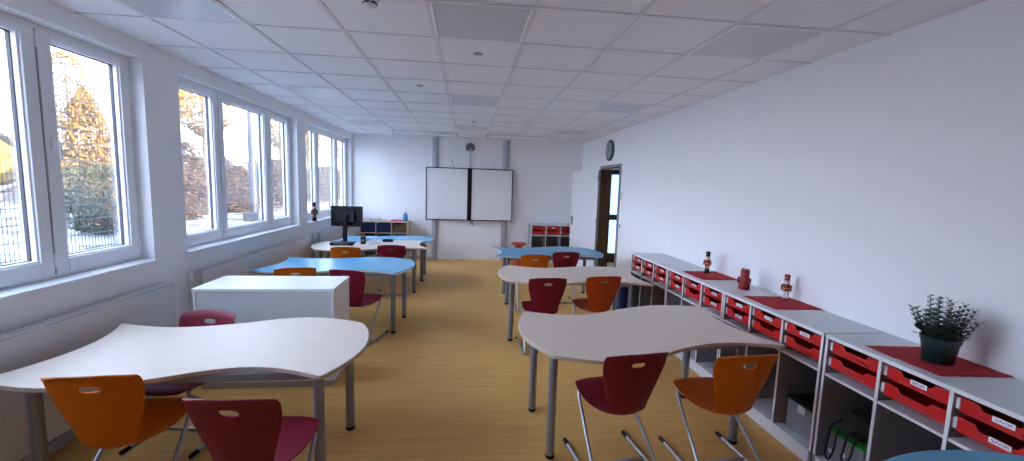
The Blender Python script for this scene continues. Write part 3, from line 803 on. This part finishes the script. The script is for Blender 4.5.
sf = nutcracker((-2.555, 7.20, Z0+.0155), R(50), 'dark soldier figurine with a black hat and tan legs on the windowsill', 'figurine', 1.35, M['black'], M['brownbox'], M['tan'], M['black'])

# things inside the lower bays
bx = thing('storage_box', 'frosted clear box with a black lid in a lower shelf bay', 'box', (2.30, 2.43, .0985))
P('tub', B().prism([(0, -.135), (.34, -.135), (.34, .135), (0, .135)], 0, .21), M['clearbox'], bx, bevel=.012)
P('lid', B().box(-.008, .348, -.142, .142, .211, .232), M['black'], bx, bevel=.006)
P('latch', B().box(-.012, -.004, -.03, .03, .16, .215), M['white'], bx, bevel=.003)
gx = thing('storage_box', 'clear box with a bright green lid in the lower bay below the plant', 'box', (2.29, 2.10, .0985))
P('tub', B().box(0, .32, -.115, .115, 0, .185), M['clearbox'], gx, bevel=.012)
P('lid', B().box(-.008, .328, -.121, .121, .186, .200), M['green'], gx, bevel=.006)
pw = B()
for k in range(7): pw.ball((.03+.04*(k % 3), -.085+.028*k, .06+.03*(k % 2)), .036, 10, 7)
P('white_contents', pw, M['white'], gx, smooth=True)
bg = thing('shoulder_bag', 'black bag with hanging straps on top of the green-lidded box', 'bag', (2.31, 2.10, .2995))
bgm = B(); n = 16; m = 9
for i in range(m+1):
    pass
bgm.lathe([(.11, 0), (.14, .02), (.145, .06), (.125, .10), (.08, .13), (.01, .14)], (.13, 0, 0), 22, 1.0, .82)
ob = P('body', bgm, M['blackcloth'], bg, smooth=True)
P('flap', B().lathe([(.06, .115), (.09, .118), (.085, .138), (.03, .150)], (.12, .01, 0), 18, 1, .8), M['blackcloth'], bg, smooth=True)
for y, e in ((.06, -.165), (-.05, -.12)):
    P('strap', B().tube(fillet([(.06, y, .09), (-.05, y+.01, .05), (-.055, y+.03, e), (-.055, y+.0, e-.02), (-.055, y-.03, e+.06), (-.05, y-.03, .0), (-.01, y-.02, .05)], .04), .006, 8), M['blackcloth'], bg, smooth=True)
kb = thing('gooseneck_stand', 'black folded stand leaning in the lower bay behind the bag', 'stand', (2.44, 1.949, .0985))
P('tube', B().tube([(.0, 0, .002), (.02, -.008, .2), (.0, -.012, .42)], .009, 8), M['black'], kb, smooth=True)
P('tube', B().tube([(.06, .004, .002), (.05, -.004, .22), (.05, -.008, .38)], .007, 8), M['steel'], kb, smooth=True)
P('head', B().ball((.0, .008, .43), .028), M['black'], kb, smooth=True)

# ------------------------------------------------------------------ desk items
mo = thing('monitor', 'black computer monitor turned with its back to the room on the white desk', 'monitor', (-1.945, 6.90, TH), R(-9))
P('screen_housing', B().box(-.262, .262, -.012, .012, .27, .60), M['black'], mo, bevel=.006)
P('rear_bulge', B().prism_x([(-.052, .34), (-.012, .31), (-.012, .55), (-.046, .52)], -.15, .15).cbox((0, -.035, .43), (.11, .05, .11)), M['black'], mo, bevel=.008)
P('screen', B().box(-.25, .25, .0122, .0135, .285, .588), M['grey'], mo)
P('stand_column', B().box(-.035, .035, -.085, -.058, .02, .46), M['black'], mo, bevel=.008)
P('stand_base', B().box(-.13, .13, -.15, .06, 0, .018), M['black'], mo, bevel=.008)
P('cable', B().tube(fillet([(.05, -.05, .33), (.05, -.10, .22), (.02, -.11, .06), (-.2, -.12, .008)], .06), .006, 8), M['black'], mo, smooth=True)
P('power_light', B().ball((-.16, -.0135, .34), .006, 8, 6), M['white'], mo, smooth=True)
pc = thing('docking_station', 'low black box lying in front of the monitor foot', 'docking station', (-1.95, 6.645, TH), R(3))
P('case', B().box(-.17, .17, -.06, .07, 0, .05), M['black'], pc, bevel=.006)
P('port_strip', B().box(-.12, .10, -.063, -.0595, .018, .034), M['grey'], pc)
ke = thing('speaker', 'small black speaker on the desk beside the monitor', 'speaker', (-1.665, 6.80, TH))
P('cabinet', B().box(-.035, .035, -.04, .04, 0, .12), M['black'], ke, bevel=.008)
P('cone', B().lathe([(.024, 0), (.018, .004), (.006, .002)], (0, 0, 0), 16), M['grey'], ke, smooth=True, loc=(0, -.0405, .06)).rotation_euler = (PI/2, 0, 0)
tw = thing('tissue_pack', 'white and pale blue pack lying on the desk beside the monitor', 'pack', (-1.50, 6.86, TH), R(8))
P('pack', B().box(-.09, .09, -.05, .05, 0, .055), M['white'], tw, bevel=.014)
P('flap', B().box(-.05, .05, -.03, .03, .055, .060), M['paleblue'], tw, bevel=.002)
P('crumple', B().ball((.0, 0, .065), .028, 9, 6, .8), M['white'], tw)
dk = thing('pencil_case', 'dark blue pencil case on the desk end of the blue table', 'case', (-1.33, 7.08, TH), R(4))
P('case', B().box(-.085, .085, -.035, .035, 0, .045), M['bluebin'], dk, bevel=.014)
P('zip', B().box(-.075, .075, -.003, .003, .045, .048), M['black'], dk)
for x, y, a, lab in ((-1.15, 7.55, .2, 'pale blue sheet on the far blue table'), (-1.75, 7.62, -.1, 'pale blue sheet behind the monitor on the far blue table')):
    o = P('paper_sheet', B().box(-.105, .105, -.15, .15, 0, .0015), M['paleblue']); o.location = (x, y, TH+.0003); o.rotation_euler = (0, 0, a)
    tag(o, lab, 'paper', 'blue sheets')
bn = thing('waste_bin', 'blue waste bin standing under the middle table beside the shelf', 'bin', (2.085, 5.22, 0))
P('body', B().lathe([(.105, .004), (.11, 0), (.125, .40), (.133, .46), (.137, .46), (.137, .475), (.128, .475), (.12, .40), (.10, .012)], n=24, sx=.95), M['binblue'], bn, smooth=True)
P('rim', B().lathe([(.134, .45), (.141, .452), (.141, .468), (.134, .47)], n=24, sx=.95), M['binblue'], bn, smooth=True)

# ------------------------------------------------------------------ outdoors
GZ = -.35
def hgt(x, y):
    d = max(0, -x-14.6); q = min(1, max(0, (y-15-.9*d)/5)); q = q*q*(3-2*q)
    h = GZ + q*min(3.5, d*.75) + (1-q)*min(1.2, d*.1) + .10*math.sin(x*.7+y*.31)*math.sin(y*.53) + .06*math.sin(x*1.9)*math.cos(y*1.3)
    if x > -3.2: h = GZ
    return h
g = B(); nx, ny = 110, 120; X0, X1, Y0_, Y1_ = -62, XL-WT+.002, -40, 130
for i in range(nx+1):
    for j in range(ny+1):
        x = X0+(X1-X0)*(i/nx)**.62; y = Y0_+(Y1_-Y0_)*j/ny; g.v.append((x, y, hgt(x, y)))
for i in range(nx):
    for j in range(ny): g.f.append([i*(ny+1)+j, i*(ny+1)+j+1, (i+1)*(ny+1)+j+1, (i+1)*(ny+1)+j])
o = struct('ground', g, M['snow'], label='snow covered ground outside with dark bare patches', cat='ground'); o.data.shade_smooth()
struct('ground_behind', B().box(XL-WT-3, 60, YB+.25, 90, GZ-.3, GZ), M['snow'])

fe = thing('mesh_fence', 'tall dark wire mesh fence standing outside in the snow', 'fence', (-5.2, 0, GZ))
FH = 3.35
for k in range(16):
    y0 = -4.65+k*1.75
    w = B()
    for i in range(35): yy = y0+.03+i*.05; w.box(-.003, .003, yy-.003, yy+.003, .05, FH)
    z = .06
    while z < FH: w.box(-.010, .010, y0, y0+1.73, z-.005, z+.005); z += .2
    P('mesh_panel', w, M['wire'], fe)
for k in range(17):
    y0 = -4.65+k*1.75-.01
    P('post', B().box(-.052, -.012, y0-.02, y0+.02, -.3, FH+.02), M['wire'], fe, bevel=.004)

def foliage(rn, n, h, w, z0, shape, size):
    b = B()
    for i in range(n):
        t = rn.random(); 
        if shape == 'cone': rad = w*(1-t)**.8*(.35+.65*min(1, t*6))
        elif shape == 'oval': rad = w*math.sqrt(max(0, 1-(2*t-1)**2))
        else: rad = w*(1-.5*t*t)
        a = rn.uniform(0, 2*PI); q = rad*math.sqrt(rn.uniform(.15, 1))*(1+.18*math.sin(a*5+t*11))
        c = Vector((q*math.cos(a), q*math.sin(a), z0+t*(h-z0)))
        d = Vector((rn.uniform(-1, 1), rn.uniform(-1, 1), rn.uniform(-.6, .9))).normalized(); u = d.orthogonal().normalized()
        s = size*rn.uniform(.5, 1.2)
        b.add([c-d*s, c+u*s*.45, c+d*s, c-u*s*.45], [(0, 1, 2, 3)])
    return b
def branches(rn, h, w, z0, n=14, r=.05):
    b = B()
    for i in range(n):
        t = (i+.5)/n; z = z0+(h-z0)*t*.9; a = i*2.4; l = w*(1-t*.7)
        b.tube([(0, 0, z), (l*.5*math.cos(a), l*.5*math.sin(a), z+l*.25), (l*math.cos(a), l*math.sin(a), z+l*.35)], r*(1-t*.6), 5, .01)
    return b
def make_tree(name, h, w, z0, shape, fm, n, size, seed, label, cat='tree', group='trees in the snow outside'):
    rn = random.Random(seed)
    t = thing(name, label, cat, (0, 0, 0), 0, group)
    P('trunk', B().tube([(0, 0, -.4), (.03, .02, h*.3), (0, -.02, h*.6), (.02, 0, h*.93)], .05+h*.014, 8, .02), M['bark'], t, smooth=True)
    P('branches', branches(rn, h, w, max(z0, .3)), M['bark'], t)
    P('foliage', foliage(rn, n, h, w, z0, shape, size), fm, t)
    return t
def put(t, x, y, rz=0, s=1.):
    t.location = (x, y, hgt(x, y)-.05); t.rotation_euler = (0, 0, rz); t.scale = (s, s, s); return t
A = make_tree('bushy_tree', 5.3, 1.75, .5, 'cone', M['foli'], 5200, .10, 1, 'golden bushy conical tree seen through the nearest window')
put(A, -14.5, 17.6)
Lw = make_tree('evergreen_bush', 2.9, 1.75, .1, 'oval', M['folig'], 3600, .12, 2, 'dark evergreen bush with snow, before the golden conical tree', 'bush')
put(Lw, -12.0, 14.9, 0, .8)
T2 = make_tree('tall_tree', 9.5, 2.6, 2.0, 'oval', M['foli'], 5200, .16, 3, 'tall golden tree behind the shrub row, seen through the middle window')
put(T2, -21, 31)
for x, y, s, lab in ((-24, 41, 1.1, 'tall golden tree seen in the middle pane of the second window'), (-20, 47, .95, 'tall golden tree beside the blue-grey lamp mast'), (-22, 60, 1.1, 'tall golden tree seen through the far window'),
                     (-27, 72, 1.2, 'tall golden tree furthest along the bank'), (-23.5, 27.5, .6, 'slender golden tree beside the yellow house'), (-24, 85, 1.3, 'broad golden tree at the end of the shrub row')):
    o = copy_tree(T2); o['label'] = lab; put(o, x, y, x*y, s)
S1 = make_tree('bare_shrub', 3.0, 1.45, .05, 'dome', M['twig'], 3800, .13, 5, 'brown twiggy shrub at the start of the row on the bank', 'bush', 'row of bare shrubs on the snowy bank')
put(S1, -14.3, 20.8)
for i in range(1, 14):
    o = copy_tree(S1)
    o['label'] = 'brown twiggy shrub in the row on the bank, %s from the golden conical tree' % ['', 'second', 'third', 'fourth', 'fifth', 'sixth', 'seventh', 'eighth', 'ninth', 'tenth', 'eleventh', 'twelfth', 'thirteenth', 'fourteenth'][i]
    put(o, -14.8-.8*math.sin(i*1.7), 20.8+3.35*i, i*1.3, 1+.04*math.sin(i*2.1))
ms = thing('street_lamp', 'thick blue-grey lamp mast standing in the snow beyond the fence', 'street lamp', (-10.1, 20.75, GZ))
P('pole', B().lathe([(.17, -.2), (.16, 3.5), (.14, 7.5)], n=18), M['mast'], ms, smooth=True)
P('base_box', B().box(-.35, .35, -.35, .35, -.2, .45), M['mast'], ms, bevel=.03)
P('lamp_head', B().box(-.1, .9, -.2, .2, 7.5, 7.65), M['mast'], ms, bevel=.03)
ho = thing('house', 'yellow house with a snowy roof beyond the fence', 'house', (-29.5, 22.9, .75))
P('wall', B().box(-4, 4, -3.2, 4.0, -1.5, 1.9).prism_x([(-3.2, 1.9), (4.0, 1.9), (.4, 4.2)], -4, 4), M['houseyellow'], ho)
rp = B().prism_x([(-3.7, 1.75), (.4, 4.35), (4.5, 1.75), (4.5, 1.95), (.4, 4.6), (-3.7, 1.95)], -4.4, 4.4)
P('roof', rp, M['roofsnow'], ho)
for y in (-1.5, 1.8):
    f = P('window', B().box(3.98, 4.04, y-.6, y+.6, .1, 1.4), M['pvc'], ho)
    P('pane', B().box(4.03, 4.06, y-.5, y+.5, .2, 1.3), M['black'], f)
P('chimney', B().box(-1, -.4, 1.2, 1.8, 3.4, 5.2), M['brownbox'], ho)

# ------------------------------------------------------------------ light
w = bpy.data.worlds.new('World'); scene.world = w; w.use_nodes = True
nt = w.node_tree; bgn = nt.nodes['Background']
tc = nt.nodes.new('ShaderNodeTexCoord'); sx = nt.nodes.new('ShaderNodeSeparateXYZ'); nt.links.new(tc.outputs['Generated'], sx.inputs[0])
cr = nt.nodes.new('ShaderNodeValToRGB')
cr.color_ramp.elements[0].position = 0; cr.color_ramp.elements[0].color = (.80, .86, 1.07, 1)
cr.color_ramp.elements[1].position = .6; cr.color_ramp.elements[1].color = (.62, .77, 1.09, 1)
nt.links.new(sx.outputs['Z'], cr.inputs[0]); nt.links.new(cr.outputs[0], bgn.inputs[0])
bgn.inputs[1].default_value = 5.5
sun = bpy.data.lights.new('sun', 'SUN'); sun.energy = 26; sun.angle = R(1); sun.color = (1, .66, .34)
so_ = bpy.data.objects.new('sun', sun); COL.objects.link(so_)
so_.rotation_euler = Vector((-.90, .36, -.17)).to_track_quat('-Z', 'Y').to_euler(); so_.location = (20, -8, 12)

# ------------------------------------------------------------------ camera
f_px, yaw, pit, roll = 411.2, .1092, .1087, .0309
cy, sy = math.cos(yaw), math.sin(yaw)
fwd = Vector((sy*math.cos(pit), cy*math.cos(pit), -math.sin(pit))); right = Vector((cy, -sy, 0)); up = right.cross(fwd)
c, s = math.cos(roll), math.sin(roll)
r2 = right*c+up*s; u2 = -right*s+up*c
cam = bpy.data.cameras.new('camera'); cam.sensor_width = 36; cam.lens = f_px/1024*36; cam.clip_start = .02; cam.clip_end = 500
co = bpy.data.objects.new('camera', cam); COL.objects.link(co); scene.camera = co
co.matrix_world = Matrix(((r2.x, u2.x, -fwd.x, 0), (r2.y, u2.y, -fwd.y, 0), (r2.z, u2.z, -fwd.z, 1.75), (0, 0, 0, 1)))

vs = scene.view_settings
vs.view_transform = 'Standard'; vs.look = 'None'; vs.gamma = 1; vs.use_curve_mapping = False; vs.exposure = 1.7
cyc = scene.cycles
cyc.max_bounces = 10; cyc.diffuse_bounces = 7; cyc.glossy_bounces = 4; cyc.transparent_max_bounces = 16
cyc.use_denoising = True; cyc.caustics_reflective = False; cyc.caustics_refractive = False
cyc.sample_clamp_indirect = 12
